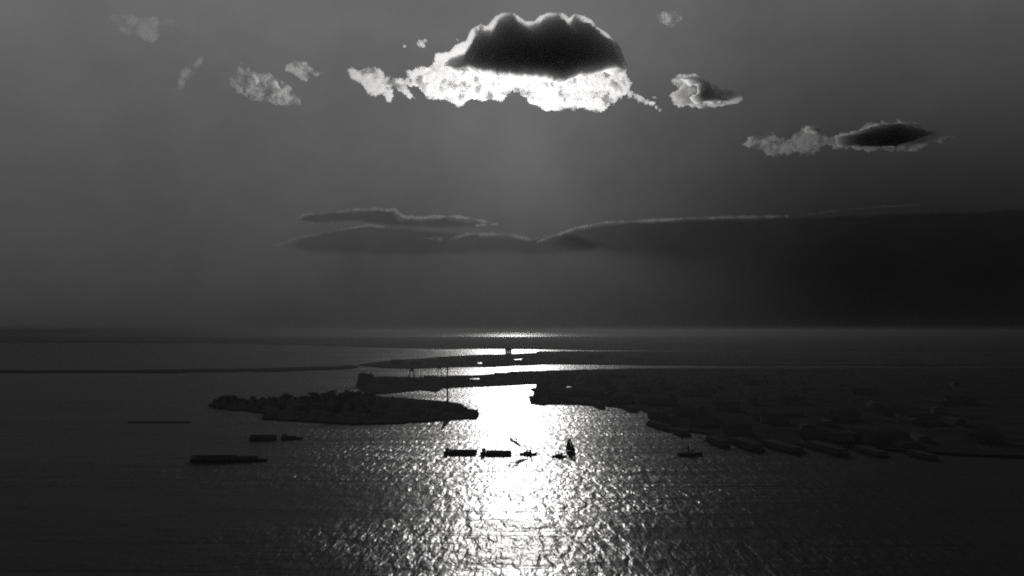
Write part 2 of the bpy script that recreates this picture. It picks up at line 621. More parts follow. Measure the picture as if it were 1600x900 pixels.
# island buildings
isl_p = make_warehouse('barracks', 34, 14, 10, 4, 'dark gabled barracks among the trees on the low island', 'barracks on the low island', 'barracks')
isl_p.location = G(520, 640, ISL)
for x, y, sx, sz, r in [(470, 640, 1, .9, 8), (560, 632, 1.2, 1.2, -5), (600, 636, 1, 1, 4), (640, 634, .9, .8, 6), (676, 636, .8, .7, -12), (590, 650, 1.1, .8, 3), (650, 648, 1, .7, 12), (700, 641, .5, .7, 0), (540, 622, 1.3, 1.3, 3), (500, 626, 1.1, 1.2, -4), (440, 634, .9, 1, 5), (713, 640, .45, .6, 0)]:
    copy_thing(isl_p, G(x, y, ISL), R(r), (sx, 1, sz))
# round battery and ferry house at the point
t = empty('ferry_house', G(741, 648.5, ISL), R(5), 'squat square ferry house at the tip of the low island', 'ferry house')
bm = bmesh.new(); box(bm, -10, 10, -8, 8, 0, 9); bm_obj('wall', bm, M_WALL, t)
bm = bmesh.new(); box(bm, -11, 11, -9, 9, 9.02, 11.2, 0.85); bm_obj('roof', bm, M_ROOF, t)
bm = bmesh.new(); box(bm, -3, 3, -8.25, -7.95, 0, 5); bm_obj('door', bm, M_STEEL, t)
t = empty('round_fort', G(722, 641, ISL), 0, 'low round stone fort near the point of the island', 'fort')
bm = bmesh.new()
n = 28
for (ro, ri, z0, z1) in ((17, 12, 0, 9),):
    rings = [[bm.verts.new((r * math.cos(2 * math.pi * i / n), r * math.sin(2 * math.pi * i / n), z)) for i in range(n)] for r, z in ((ro, z0), (ro, z1), (ri, z1), (ri, z0))]
    for a_, b_ in ((0, 1), (1, 2), (2, 3)):
        for i in range(n):
            j = (i + 1) % n
            bm.faces.new((rings[a_][i], rings[a_][j], rings[b_][j], rings[b_][i]))
bm_obj('wall', bm, M_QUAY, t)
t = empty('signal_pole', G(732.5, 643, ISL), 0, 'thin signal pole beside the ferry house on the point', 'pole')
bm = bmesh.new(); tube(bm, (0, 0, 0), (1.5, 0, 18), 0.9, 0.5); bm_obj('pole', bm, M_STEEL, t)
bm = bmesh.new(); tube(bm, (-2.2, 0, 12), (4, 0, 13), 0.3, 0.3); bm_obj('yard', bm, M_STEEL, t)

# tall mast
base = G(699, 633, ISL)
t = empty('radio_mast', base, 0, 'very tall thin mast rising from the low island across the channel', 'mast')
H = 118.0
c4 = ((-1, -1), (1, -1), (1, 1), (-1, 1))
bm = bmesh.new(); tube(bm, (0, 0, 5), (0, 0, H), 3.0, 2.0, 12); bm_obj('pole', bm, M_STEEL, t)
for k in range(4):
    bm = bmesh.new()
    tube(bm, (c4[k][0] * 5, c4[k][1] * 5, 0), (c4[k][0] * 1.4, c4[k][1] * 1.4, 22), 0.7, 0.5, 6)
    bm_obj('leg', bm, M_STEEL, t)
for z in (40, 75):
    bm = bmesh.new(); tube(bm, (0, 0, z), (0, 0, z + 1.6), 3.2, 3.2, 12); bm_obj('platform', bm, M_STEEL, t)
bm = bmesh.new(); tube(bm, (0, 0, H), (0, 0, H + 12), 0.9, 0.5, 6); bm_obj('spire', bm, M_STEEL, t)
bm = bmesh.new(); tube(bm, (-9, 0, H - 8), (9, 0, H - 8), 0.8, 0.8, 6); bm_obj('yard', bm, M_STEEL, t)

# coaling gantries on the shore behind the mast
gp = empty('coal_gantry', G(643, 591, 4), 0, 'dark splay-legged gantry tower on the shore, the one farther from the tall mast', 'gantry', 'gantry towers on the harbour shore')
for k in range(4):
    sx, sy = c4[k]
    bm = bmesh.new()
    tube(bm, (sx * 15, sy * 10, 0), (sx * 5, sy * 4, 40), 2.2, 1.6, 6)
    bm_obj('leg', bm, M_STEEL, gp)
bm = bmesh.new(); box(bm, -9, 9, -7, 7, 36, 47); bm_obj('cabin', bm, M_WALL, gp)
bm = bmesh.new(); gable(bm, -9.5, 9.5, -7.5, 7.5, 47.02, 51); bm_obj('roof', bm, M_ROOF, gp)
bm = bmesh.new(); tube(bm, (6, 0, 44), (26, 0, 22), 1.4, 1.0, 6); bm_obj('boom', bm, M_STEEL, gp)
copy_thing(gp, G(687, 590.5, 4), R(180), (.75, .75, 1.25), 'dark gantry tower standing just left of the tall mast')

# grain elevator
t = empty('grain_elevator', G(794.5, 560.5, 7), 0, 'solitary dark grain elevator block breaking the bright strip of water', 'grain elevator')
for k in range(5):
    bm = bmesh.new()
    tube(bm, (-22 + k * 11, 0, 0), (-22 + k * 11, 0, 66), 5.4, 5.4, 14)
    bm_obj('silo', bm, M_WALL, t)
bm = bmesh.new(); box(bm, -28, 28, -9, 9, 66.05, 76); bm_obj('gallery', bm, M_WALL, t)
bm = bmesh.new(); box(bm, -14, 12, -8, 8, 76.05, 90); bm_obj('head_house', bm, M_WALL, t)
bm = bmesh.new(); gable(bm, -15, 13, -9, 9, 90.05, 95); bm_obj('roof', bm, M_ROOF, t)

# sheds on the middle shore
ms = make_warehouse('mill', 90, 40, 16, 7, 'low dark mill on the hazy middle shore', 'mills on the middle shore', 'mill')
ms.location = G(764, 571, 7)
for x, y, sx, sz in [(620, 568, .8, 1.2), (650, 570, .8, 1), (690, 566, .7, 1.5), (712, 570, 1, 1), (733, 564, .8, 1.2), (776, 562, .9, 1), (786, 568, 1, .8), (812, 567, .8, .7), (840, 560, 1.2, 1.3), (880, 564, 1.1, 1), (930, 560, 1.3, 1.4), (990, 565, 1.3, 1.2)]:
    copy_thing(ms, G(x, y, 7), R(rnd.uniform(-10, 10)), (sx, 1, sz))

# ------------------------------------------------------------------ trees


def make_tree(seed, label, group):
    rd = random.Random(seed)
    t = empty('broadleaf_tree', label=label, cat='tree', group=group)
    H_, Rc = rd.uniform(17, 21), rd.uniform(6.5, 8.5)
    bm = bmesh.new()
    tube(bm, (0, 0, -0.5), (0.3, 0.2, H_ * 0.45), 0.75, 0.45, 7)
    ends = []
    for k in range(7):
        a_ = k * 2.4 + rd.uniform(-.4, .4)
        z = H_ * rd.uniform(0.22, 0.45)
        e = Vector((math.cos(a_) * Rc * rd.uniform(.4, .75), math.sin(a_) * Rc * rd.uniform(.4, .75), H_ * rd.uniform(.5, .88)))
        tube(bm, (0.1, 0.1, z), e, 0.28, 0.08, 5)
        ends.append(e)
    ends.append(Vector((0, 0, H_ * .85)))
    bm_obj('trunk', bm, M_BARK, t)
    vs, fs = [], []
    for e in ends:
        for k in range(46):
            o = Vector((rd.gauss(0, 1), rd.gauss(0, 1), rd.gauss(0, .75)))
            o = o.normalized() * (rd.random() ** 0.5) * Rc * 0.48
            p = e + o
            s_ = rd.uniform(.5, 1.1)
            n_ = Vector((rd.gauss(0, 1), rd.gauss(0, 1), rd.gauss(0, 1))).normalized()
            u_ = n_.orthogonal().normalized() * s_
            w_ = n_.cross(u_)
            i = len(vs)
            vs += [p - u_, p - w_ * .7, p + u_ * 1.1, p + w_ * .8]
            fs.append((i, i + 1, i + 2, i + 3))
    me = bpy.data.meshes.new('crown')
    me.from_pydata([tuple(q) for q in vs], [], fs)
    mesh_obj('crown', me, M_LEAF, t)
    return t


TL = 'dark leafy tree in the woods covering the low island'
TG = 'trees on the low island'
trees = [make_tree(k, TL, TG) for k in range(5)]
tops = [(326, 634, 632), (345, 627, 637), (400, 626, 643), (440, 625.5, 652), (490, 622.5, 656), (560, 619, 658), (583, 621, 658), (640, 626, 656), (700, 631, 652)]


def isl_range(x):
    for (x0, a0, b0), (x1, a1, b1) in zip(tops[:-1], tops[1:]):
        if x0 <= x <= x1:
            f = (x - x0) / (x1 - x0)
            return a0 + (a1 - a0) * f, b0 + (b1 - b0) * f
    return 634, 650


pts = []
rt = random.Random(5)
for k in range(170):
    x = rt.uniform(334, 700)
    if k < 80:
        x = rt.uniform(334, 590)
    a_, b_ = isl_range(x)
    back = rt.random() < 0.5
    y = a_ + 1.0 + rt.random() * 2.5 if back else a_ + 1 + (b_ - a_ - 3) * rt.random()
    tall = 0.85 + 0.35 * math.sin(x * 0.11) * math.sin(x * 0.037 + 1) + rt.uniform(-.15, .15)
    if 480 < x < 585:
        tall += 0.45
    if x > 590:
        tall *= 0.42 if back else 0.6
    pts.append((x, y, tall))
used = set()
for k, (x, y, s_) in enumerate(pts):
    v_ = k % 5
    p = G(x, y, ISL)
    if v_ not in used:
        used.add(v_)
        trees[v_].location = p
        trees[v_].scale = (s_ * 1.1, s_ * 1.1, s_)
        trees[v_].rotation_euler = (0, 0, rt.uniform(0, 6.28))
    else:
        copy_thing(trees[v_], p, rt.uniform(0, 6.28), (s_ * 1.1, s_ * 1.1, s_))
for k in range(60):
    x = rt.choice([rt.uniform(562, 760), rt.uniform(845, 1300)])
    y = rt.uniform(592, 602) if x < 800 else rt.uniform(590, 628)
    s_ = rt.uniform(.7, 1.1)
    copy_thing(trees[k % 5], G(x, y, 4), rt.uniform(0, 6.28), (s_, s_, s_), 'dark tree between the warehouses on the harbour shore', 'trees on the harbour shore')

# ------------------------------------------------------------------ boats


def hull_mesh(L, B, H_, sheer=1.0, stern=0.7, draft=0.6, n=16):
    """boat hull along +x (bow), waterline at z 0"""
    bm = bmesh.new()
    secs = []
    for i in range(n + 1):
        f = i / n
        x = -L / 2 + L * f
        w = B / 2 * (stern + (1 - stern) * min(1, f / 0.3)) if f < 0.3 else B / 2 * (1 - max(0, (f - 0.55) / 0.45) ** 2.1)
        w = max(w, 0.05)
        z = H_ + sheer * (2 * f - 0.85) ** 2
        prof = [(-w, z), (-w * .94, z * .45), (-w * .75, -draft), (w * .75, -draft), (w * .94, z * .45), (w, z)]
        secs.append([bm.verts.new((x + (0.03 * L * (zz / z) if f > .8 else 0), y, zz)) for y, zz in prof])
    for a_, b_ in zip(secs[:-1], secs[1:]):
        for k in range(5):
            bm.faces.new((a_[k], a_[k + 1], b_[k + 1], b_[k]))
        bm.faces.new((a_[5], a_[0], b_[0], b_[5]))
    bm.faces.new(secs[0])
    bm.faces.new(secs[-1][::-1])
    return bm


def windows(parent, xs, y, z, w=1.0, h=1.0):
    for x in xs:
        bm = bmesh.new()
        box(bm, x - w / 2, x + w / 2, y - 0.06, y + 0.06, z, z + h)
        bm_obj('window', bm, M_STEEL, parent)


def make_tug(name, loc, rz, label, L=30.0, group=None):
    t = empty(name, loc, rz, label, 'tugboat', group)
    k = L / 30.0
    bm_obj('hull', hull_mesh(L, 8 * k, 2.2 * k, 1.6 * k), M_HULL, t)
    bm = bmesh.new(); box(bm, -8 * k, 6.5 * k, -2.4 * k, 2.4 * k, 1.9 * k, 5.2 * k); dh = bm_obj('deckhouse', bm, M_PAINT, t)
    windows(dh, [-6 * k, -3 * k, 0, 3 * k], -2.42 * k, 3.2 * k)
    bm = bmesh.new(); box(bm, 2.2 * k, 6.2 * k, -1.9 * k, 1.9 * k, 5.22 * k, 8.2 * k); wh = bm_obj('wheelhouse', bm, M_PAINT, t)
    bm = bmesh.new(); box(bm, 1.8 * k, 6.6 * k, -2.2 * k, 2.2 * k, 8.22 * k, 8.5 * k); bm_obj('roof', bm, M_ROOF, wh)
    windows(wh, [3.2 * k, 5.2 * k], -1.92 * k, 6.5 * k)
    bm = bmesh.new(); tube(bm, (-1.5 * k, 0, 5.2 * k), (-1.9 * k, 0, 11.5 * k), 1.25 * k, 1.1 * k, 14); bm_obj('funnel', bm, M_HULL, t)
    bm = bmesh.new(); tube(bm, (1.2 * k, 0, 5.2 * k), (1.0 * k, 0, 12.5 * k), 0.22 * k, 0.12 * k, 6); bm_obj('mast', bm, M_DECK, t)
    bm = bmesh.new(); tube(bm, (-11 * k, 0, 2 * k), (-11 * k, 0, 4 * k), 0.5 * k, 0.5 * k, 8); bm_obj('towing_bitt', bm, M_STEEL, t)
    return t


def make_barge(name, loc, rz, label, L=66.0, B=11.0, group=None, house=1.0, Hh=4.0):
    """flat covered barge with a raised cabin at its -x end"""
    t = empty(name, loc, rz, label, 'barge', group)
    bm = bmesh.new()
    p = [(-L / 2, 3.6), (-L / 2 + 3, -0.8), (L / 2 - 3, -0.8), (L / 2, 3.4)]
    a_ = [bm.verts.new((x, -B / 2, z)) for x, z in p]
    b_ = [bm.verts.new((x, B / 2, z)) for x, z in p]
    bm.faces.new(a_); bm.faces.new(b_[::-1])
    for i in range(4):
        j = (i + 1) % 4
        bm.faces.new((a_[i], b_[i], b_[j], a_[j]))
    bm_obj('hull', bm, M_HULL, t)
    bm = bmesh.new()
    x0 = -L / 2 + 12
    x1 = x0 + (L - 14) * house
    box(bm, x0, x1, -B / 2 + 1, B / 2 - 1, 3.3, 3.3 + Hh)
    ch = bm_obj('cargo_house', bm, M_WALL, t)
    bm = bmesh.new(); gable(bm, x0 - .4, x1 + .4, -B / 2 + .6, B / 2 - .6, 3.32 + Hh, 4.4 + Hh); bm_obj('roof', bm, M_ROOF, ch)
    for k in range(6):
        bm = bmesh.new()
        x = x0 + (k + .5) * (x1 - x0) / 6
        box(bm, x - 1.6, x + 1.6, -B / 2 + .85, -B / 2 + 1.02, 3.6, 3.0 + Hh)
        bm_obj('door', bm, M_STEEL, ch)
    bm = bmesh.new(); box(bm, -L / 2 + 3.5, -L / 2 + 11, -3.8, 3.8, 3.4, 10.2); cb = bm_obj('cabin', bm, M_PAINT, t)
    bm = bmesh.new(); box(bm, -L / 2 + 3, -L / 2 + 11.5, -4.2, 4.2, 10.22, 10.6); bm_obj('roof', bm, M_ROOF, cb)
    windows(cb, [-L / 2 + 5.2, -L / 2 + 9], -3.82, 7.4, 1.2, 1.2)
    for sx in (-1, 1):
        bm = bmesh.new(); tube(bm, (sx * (L / 2 - 1.5), 0, 3.2), (sx * (L / 2 - 1.5), 0, 4.8), .45, .45, 8); bm_obj('bitt', bm, M_STEEL, t)
    return t


GB = 'two covered barges lying end to end in the glitter'
make_barge('covered_barge', G(719.5, 709, 0), R(0), 'dark covered barge in the bright water, rear one of the tow by the narrow jetty', group=GB)
make_barge('covered_barge', G(775, 710.3, 0), R(-1), 'dark covered barge in the bright water, next to the tug that pulls the tow', L=62, group=GB)
make_tug('tugboat', G(825, 710.5, 0), R(-3), 'small black tug with a spreading wake just ahead of the barge tow', 33)
make_tug('tugboat', G(874, 714, 0), R(-8), 'small black tug close under the dark sailing boat', 28)
GD = 'dim barges lying off the island in the dark water'
make_barge('moored_barge', G(411, 687, 0), R(0), 'dim dark barge just below the island, the bulkier of its pair', L=60, Hh=6.5, group=GD)
make_barge('moored_barge', G(456, 686, 0), R(-1), 'low dim barge, the flatter of the pair just below the island', L=48, house=.6, Hh=3, group=GD)
make_barge('moored_barge', G(329, 720.5, 0), R(0), 'long dark barge in the farthest left pair, with the fuller cargo house', L=74, Hh=7, group=GD)
make_barge('moored_barge', G(388, 720, 0), R(-1), 'low dark barge end to end with the longer one in the dark left water', L=70, house=.7, Hh=4.5, group=GD)
bm = bmesh.new()
q0, q1 = G(200, 660, 0), G(296, 660.5, 0)
box(bm, q0.x, q1.x, q0.y - 6, q0.y + 6, -1, 2.6, 0.96)
tag(bm_obj('breakwater', bm, M_QUAY), 'faint low breakwater off the left tip of the wooded island', 'breakwater')

# sailing boat
t = empty('sailing_boat', G(891.5, 706, 0), R(6), 'dark sailing boat with tall full sails at the edge of the glitter', 'sailboat')
bm_obj('hull', hull_mesh(17, 5, 1.8, 1.0), M_HULL, t)
bm = bmesh.new(); tube(bm, (1.0, 0, 1.2), (0.8, 0, 27.5), 0.28, 0.14, 8); bm_obj('mast', bm, M_DECK, t)
bm = bmesh.new(); tube(bm, (0.6, 0, 3.0), (-9.5, 1.2, 3.2), 0.2, 0.14, 8); bm_obj('boom', bm, M_DECK, t)
bm = bmesh.new(); tube(bm, (8, 0, 2.8), (12.5, 0, 3.8), 0.18, 0.1, 8); bm_obj('bowsprit', bm, M_DECK, t)


def sail(name, pts3, belly, parent):
    """cloth sail between four corners, with a belly and a little thickness"""
    bm = bmesh.new()
    a_, b_, c_, d_ = [Vector(p) for p in pts3]
    n = 8
    gr = []
    for i in range(n + 1):
        row = []
        for j in range(n + 1):
            u_, w_ = i / n, j / n
            p = (a_.lerp(b_, u_)).lerp(d_.lerp(c_, u_), w_)
            p.y += belly * math.sin(math.pi * u_) * math.sin(math.pi * (0.15 + w_ * 0.8))
            row.append(bm.verts.new(p))
        gr.append(row)
    for i in range(n):
        for j in range(n):
            bm.faces.new((gr[i][j], gr[i + 1][j], gr[i + 1][j + 1], gr[i][j + 1]))
    o = bm_obj(name, bm, M_SAIL, parent, True)
    so = o.modifiers.new('cloth_thickness', 'SOLIDIFY')
    so.thickness = 0.08
    return o


sail('mainsail', [(0.8, 0, 2.2), (-10.2, 1.2, 2.6), (-6.2, 0.7, 22.0), (0.5, 0, 17.5)], 1.3, t)
sail('topsail', [(0.5, 0, 17.8), (-5.8, 0.7, 22.2), (-0.2, 0.1, 27.2), (0.6, 0, 27.4)], 0.5, t)
sail('jib', [(0.9, 0, 2.3), (10.0, 0, 3.0), (1.6, 0.1, 22.5), (0.9, 0, 23.6)], 1.0, t)

# steamer on the right
t = empty('two_masted_steamer', G(1078, 711.5, 0), R(4), 'dim two masted steamer lying off the dark right-hand piers', 'steamer')
bm_obj('hull', hull_mesh(48, 9, 3.4, 2.2, 0.6), M_HULL, t)
bm = bmesh.new(); box(bm, -9, 7, -3.2, 3.2, 3, 7.4); dh = bm_obj('deckhouse', bm, M_PAINT, t)
windows(dh, [-7, -4, -1, 2, 5], -3.22, 4.8)
bm = bmesh.new(); box(bm, 2, 6.4, -3, 3, 7.42, 10.4); wh = bm_obj('bridge', bm, M_PAINT, t)
windows(wh, [3, 5.2], -3.02, 8.6)
bm = bmesh.new(); tube(bm, (-2.5, 0, 7.4), (-3.3, 0, 16), 1.7, 1.5, 14); bm_obj('funnel', bm, M_HULL, t)
for x, h_ in ((-13.5, 33), (10, 30)):
    bm = bmesh.new(); tube(bm, (x, 0, 3), (x - .8, 0, h_), 0.6, 0.3, 8); mo = bm_obj('mast', bm, M_STEEL, t)
    bm = bmesh.new(); tube(bm, (x - 4, 0, h_ * .72), (x + 3, 0, h_ * .72), 0.25, 0.25, 6); bm_obj('yard', bm, M_STEEL, mo)

# spreading wake of the leading tug: low ridges of water
bm = bmesh.new()


def ridge(bm, path, w, h):
    secs = []
    for i, p in enumerate(path):
        q = path[min(i + 1, len(path) - 1)] - path[max(i - 1, 0)]
        s_ = Vector((-q.y, q.x, 0)).normalized()
        f = math.sin(math.pi * min(1, (i + .6) / len(path))) ** 0.7
        secs.append([bm.verts.new(p + s_ * w * a_ + Vector((0, 0, h * f * b_ - 0.02))) for a_, b_ in ((-1, 0), (-.5, .6), (0, 1), (.5, .6), (1, 0))])
    for a_, b_ in zip(secs[:-1], secs[1:]):
        for k in range(4):
            bm.faces.new((a_[k], a_[k + 1], b_[k + 1], b_[k]))


def smooth_path(pp, n=24):
    out = []
    for i in range(n + 1):
        f = i / n * (len(pp) - 1)
        k = min(int(f), len(pp) - 2)
        a_ = pp[k]; b_ = pp[k + 1]
        out.append(G(a_[0] + (b_[0] - a_[0]) * (f - k), a_[1] + (b_[1] - a_[1]) * (f - k)))
    return out


ridge(bm, smooth_path([(819, 699), (812, 694), (804, 689.5), (801, 683)]), 9, 4.0)
ridge(bm, smooth_path([(822, 717), (813, 719.5), (804, 724), (799, 731)]), 9, 3.6)
tag(bm_obj('wake', bm, M_WATER, None, True), 'low curved ridges of wake spreading behind the leading tug', None, None, 'stuff')

# ------------------------------------------------------------------ clouds
DOME = [(676, 104), (682, 85), (690, 83), (704, 82), (712, 72), (720, 69), (729, 66), (735, 54), (739, 47), (751, 40), (760, 43), (764, 40), (770, 33), (776, 27), (784, 23), (801, 22), (810, 28), (820, 35), (836, 35),
        (845, 27), (857, 22), (879, 22), (889, 31), (898, 24), (912, 27), (923, 33), (930, 43), (948, 54), (957, 66), (967, 85), (974, 103), (985, 130), (978, 146), (957, 163), (939, 176), (907, 170), (880, 172), (857, 173), (829, 163),
        (818, 152), (811, 145), (801, 142), (792, 147), (784, 162), (770, 158), (754, 160), (736, 154), (719, 166), (705, 160), (695, 154), (672, 156), (654, 137), (645, 133), (636, 116), (650, 105)]
CORE = [(690, 101), (700, 96), (722, 92), (731, 79), (742, 60), (756, 54), (768, 56), (777, 41), (788, 32), (803, 31), (815, 41), (828, 46), (842, 41), (850, 34), (866, 30), (878, 31), (889, 43), (899, 33), (915, 40), (926, 49), (938, 57),
        (950, 66), (958, 80), (966, 96), (970, 108), (962, 120), (946, 113), (930, 116), (912, 121), (895, 123), (872, 131), (850, 125), (832, 123), (806, 124), (786, 121), (751, 116), (730, 112), (714, 113), (700, 111)]
LEFT = [(545, 110), (552, 106), (560, 110), (573, 104), (592, 107), (604, 118), (614, 124), (626, 121), (637, 130), (640, 140), (651, 154), (638, 155), (625, 143), (613, 137), (611, 160), (603, 160), (598, 147), (588, 150), (576, 147), (563, 131), (549, 121)]


def blobs(x, y, bl):
    d = np.full(x.shape, -99.0)
    for bx, by, r in bl:
        d = np.maximum(d, r - np.hypot(x - bx, (y - by) * 1.15))
    return d


def depth_main(x, y):
    wig = fbm(x, y, 16, 4, 5) * 4.2 + (billow(x, y, 13, 4, 31, 0.65) - 0.35) * 9.5
    low_f = sstep(y, 60, 125)
    d = sdf(DOME, x, y) + wig * (0.15 + 0.85 * low_f) + 2.2 * (1 - low_f)
    dl = np.maximum(sdf(LEFT, x, y), blobs(x, y, [(651, 120, 14), (640, 112, 6), (604, 124, 8), (616, 127, 8), (628, 131, 8), (640, 128, 9), (609, 150, 5)])) + wig * 0.8
    tail = blobs(x, y, [(985, 148, 6), (993, 150, 5), (1001, 155, 5.5), (1010, 160, 5), (1018, 163, 5), (1025, 168, 4), (1031, 172, 4), (1022, 152, 3)]) + wig * .7 - 0.5
    bits = blobs(x, y, [(632, 72, 3.2), (657, 68, 7), (664, 64, 4), (662, 72, 4), (714, 62, 3), (696, 65, 2)]) + wig * .4 - 0.3
    dc = sdf(CORE, x, y) + fbm(x, y, 12, 3, 77) * 2.6
    n1 = 0.5 + 0.5 * fbm(x, y, 22, 4, 12, 0.6)
    n2 = 0.5 + 0.5 * fbm(x, y, 9, 3, 44, 0.6)
    thin = 0.10 + 1.1 * sstep(n1 * 0.6 + n2 * 0.4, 0.30, 0.62) + 3.0 * sstep(n1 * n2, 0.33, 0.5)
    t_ = (1 - np.exp(-np.maximum(d, 0) / 2.4)) * thin
    t_ = np.maximum(t_, (1 - low_f) * 1.8 * (1 - np.exp(-np.maximum(d, 0) / 1.2)))
    t_ += np.where(d > 0, 1, 0) * 11.0 * sstep(dc, 0.5, 9.0) ** 0.9
    for q, k in ((dl, 1.1), (tail, 0.6), (bits, 0.55)):
        t_ = np.maximum(t_, (1 - np.exp(-np.maximum(q, 0) / 3.0)) * thin * k)
    return t_


root = empty('thundercloud', label='huge dark heaped cloud with a blazing white rim hiding the sun', cat='cloud')
main = cloud_mesh('vapour_body', 9300, (535, 1045, 12, 186), 1.0, depth_main, M_CLOUD, root)
c0 = main.location.copy()
root.location = c0
main.location = (0, 0, 0)


def simple_depth(outline, core, seed, thin=1.0, core_tau=14.0, soft=2.4, wig_amp=1.0, holes=None, wisp=0.0):
    def f(x, y):
        wig = (fbm(x, y, 14, 3, seed) * 3.5 + (billow(x, y, 9, 3, seed + 9) - 0.35) * 5.5) * wig_amp
        d = sdf(outline, x, y) + wig
        n1 = 0.5 + 0.5 * fbm(x, y, 16, 4, seed + 3, 0.6)
        t_ = (1 - np.exp(-np.maximum(d, 0) / soft)) * (0.12 + 2.3 * sstep(n1, 0.28, 0.75)) * thin
        if wisp:
            t_ *= sstep(fbm(x, y, 12, 4, seed + 21, 0.65), -wisp, 0.35)
        if core:
            for c_ in core:
                t_ += np.where(d > 0, 1, 0) * core_tau * sstep(sdf(c_, x, y) + fbm(x, y, 9, 3, seed + 13) * 4.0, -3.5, 2)
        return t_
    return f


def single_cloud(name, dist, bx, res, f, mat, label, group=None):
    o = cloud_mesh(name, dist, bx, res, f, mat)
    return tag(o, label, 'cloud', group)


single_cloud('cloud', 9800, (1035, 1172, 106, 180), 0.9,
             simple_depth([(1047, 129), (1060, 116), (1087, 116), (1100, 123), (1119, 132), (1124, 141), (1140, 140), (1153, 145), (1160, 157), (1140, 164), (1092, 171), (1076, 165), (1060, 168), (1048, 156), (1046, 148), (1060, 138)],
                          [[(1068, 125), (1092, 125), (1106, 133), (1113, 142), (1116, 149), (1134, 156), (1110, 159), (1087, 159), (1081, 152), (1090, 145), (1088, 137), (1079, 132)]], 61, 1.3, wig_amp=.9),
             M_CLOUD2, 'small ragged white cloud with a dark hollow centre right of the great cloud')
single_cloud('cloud', 10500, (345, 485, 85, 175), 0.9,
             simple_depth([(357, 122), (372, 108), (372, 92), (385, 100), (390, 112), (405, 116), (420, 112), (432, 122), (450, 132), (474, 146), (468, 164), (425, 163), (400, 160), (384, 152), (368, 142)],
                          [[(422, 130), (430, 130), (438, 140), (447, 142), (436, 148), (425, 140)], [(398, 120), (406, 126), (402, 130)]], 71, 0.42, core_tau=3, wig_amp=1.0, wisp=0.5),
             M_CLOUD2, 'torn pale grey cloud left of the great cloud, lower of two wisps')
single_cloud('cloud', 10500, (432, 525, 84, 138), 0.9,
             simple_depth([(443, 102), (460, 94), (475, 97), (488, 106), (512, 113), (500, 119), (484, 118), (480, 129), (470, 124), (458, 114), (446, 110)], None, 81, 0.6, wig_amp=.8, wisp=0.9),
             M_CLOUD2, 'small bright tuft of cloud just above the torn pale cloud')
single_cloud('cloud', 11500, (255, 330, 75, 155), 1.2,
             simple_depth([(278, 108), (302, 98), (312, 84), (318, 92), (308, 112), (292, 126), (284, 142), (270, 140), (280, 124)], None, 91, 0.22, wig_amp=1.3, wisp=0.7),
             M_CLOUD2, 'very faint thin wisp of cloud left of the torn pale cloud')
single_cloud('cloud', 10500, (150, 300, 5, 85), 1.3,
             simple_depth([(160, 20), (240, 26), (282, 36), (276, 44), (250, 46), (256, 60), (235, 66), (190, 50)], None, 101, 0.2, wig_amp=1.6, wisp=0.7),
             M_CLOUD2, 'soft faint wisp of cloud high in the upper left sky')
single_cloud('cloud', 9500, (1010, 1078, 10, 50), 0.9,
             simple_depth([(1022, 22), (1036, 17), (1060, 18), (1068, 28), (1056, 40), (1040, 42), (1028, 34)], None, 111, 0.6, wig_amp=.8, wisp=0.8),
             M_CLOUD2, 'small white puff of cloud at the top edge of the sky')
single_cloud('cloud', 12500, (1140, 1500, 180, 256), 1.1,
             simple_depth([(1153, 228), (1178, 214), (1208, 209), (1230, 217), (1244, 206), (1258, 194), (1274, 193), (1290, 208), (1304, 212), (1335, 203), (1357, 193), (1400, 188), (1440, 198), (1490, 214), (1440, 232), (1390, 238), (1357, 236), (1306, 233), (1290, 224), (1272, 240), (1232, 240), (1200, 242), (1176, 232)],
                          [[(1306, 214), (1336, 209), (1358, 199), (1400, 196), (1450, 208), (1400, 226), (1357, 227), (1312, 227)], [(1260, 204), (1266, 199), (1276, 202), (1280, 208), (1272, 209), (1266, 206)]], 121, 0.6, core_tau=12, wig_amp=1.5),
             M_CLOUD4, 'grey cloud with a long dark heart low in the right sky')


def line_depth(path, width, tau, seed, brk=0.5):
    """a ragged bright edge following an open line"""
    def f(x, y):
        d = np.full(x.shape, 1e9)
        for (ax, ay), (bx, by) in zip(path[:-1], path[1:]):
            ex, ey = bx - ax, by - ay
            t_ = np.clip(((x - ax) * ex + (y - ay) * ey) / (ex * ex + ey * ey), 0, 1)
            d = np.minimum(d, np.hypot(x - ax - ex * t_, (y - ay - ey * t_)))
        n1 = fbm(x, y, 18, 4, seed, .6)
        yy = width * (0.55 + 0.9 * np.clip(n1 + .35, 0, 1)) - d + fbm(x, y, 7, 3, seed + 4) * width * .5
        return tau * np.clip(yy / width, 0, 1) * sstep(n1, -0.6 * (1 + brk), 0.1)
    return f


def area_depth(outline, tau, seed, soft_top, soft_bottom, y_mid):
    def f(x, y):
        d = sdf(outline, x, y) + fbm(x, y, 30, 3, seed) * 3 + fbm(x, y, 8, 3, seed + 5) * 1.5
        s_ = soft_top + (soft_bottom - soft_top) * sstep(y, y_mid - 14, y_mid + 34)
        return tau * sstep(d, 0, s_) * (0.85 + 0.3 * fbm(x, y, 60, 3, seed + 2))
    return f


def low_cloud(label, dist, body_box, body_f, rims):
    root_ = empty('stratus_cloud', label=label, cat='cloud', group='low smoky clouds above the harbour')
    b_ = cloud_mesh('vapour_body', dist, body_box, 1.6, body_f, M_BANK, root_)
    o_ = b_.location.copy()
    root_.location = o_
    b_.location = (0, 0, 0)
    for bx_, f_ in rims:
        r_ = cloud_mesh('bright_edge', dist * 0.94, bx_, 1.0, f_, M_CLOUD3, root_)  # separate paler strip in front of the body stands in for its sunlit rim
        r_.location = r_.location - o_
    return root_


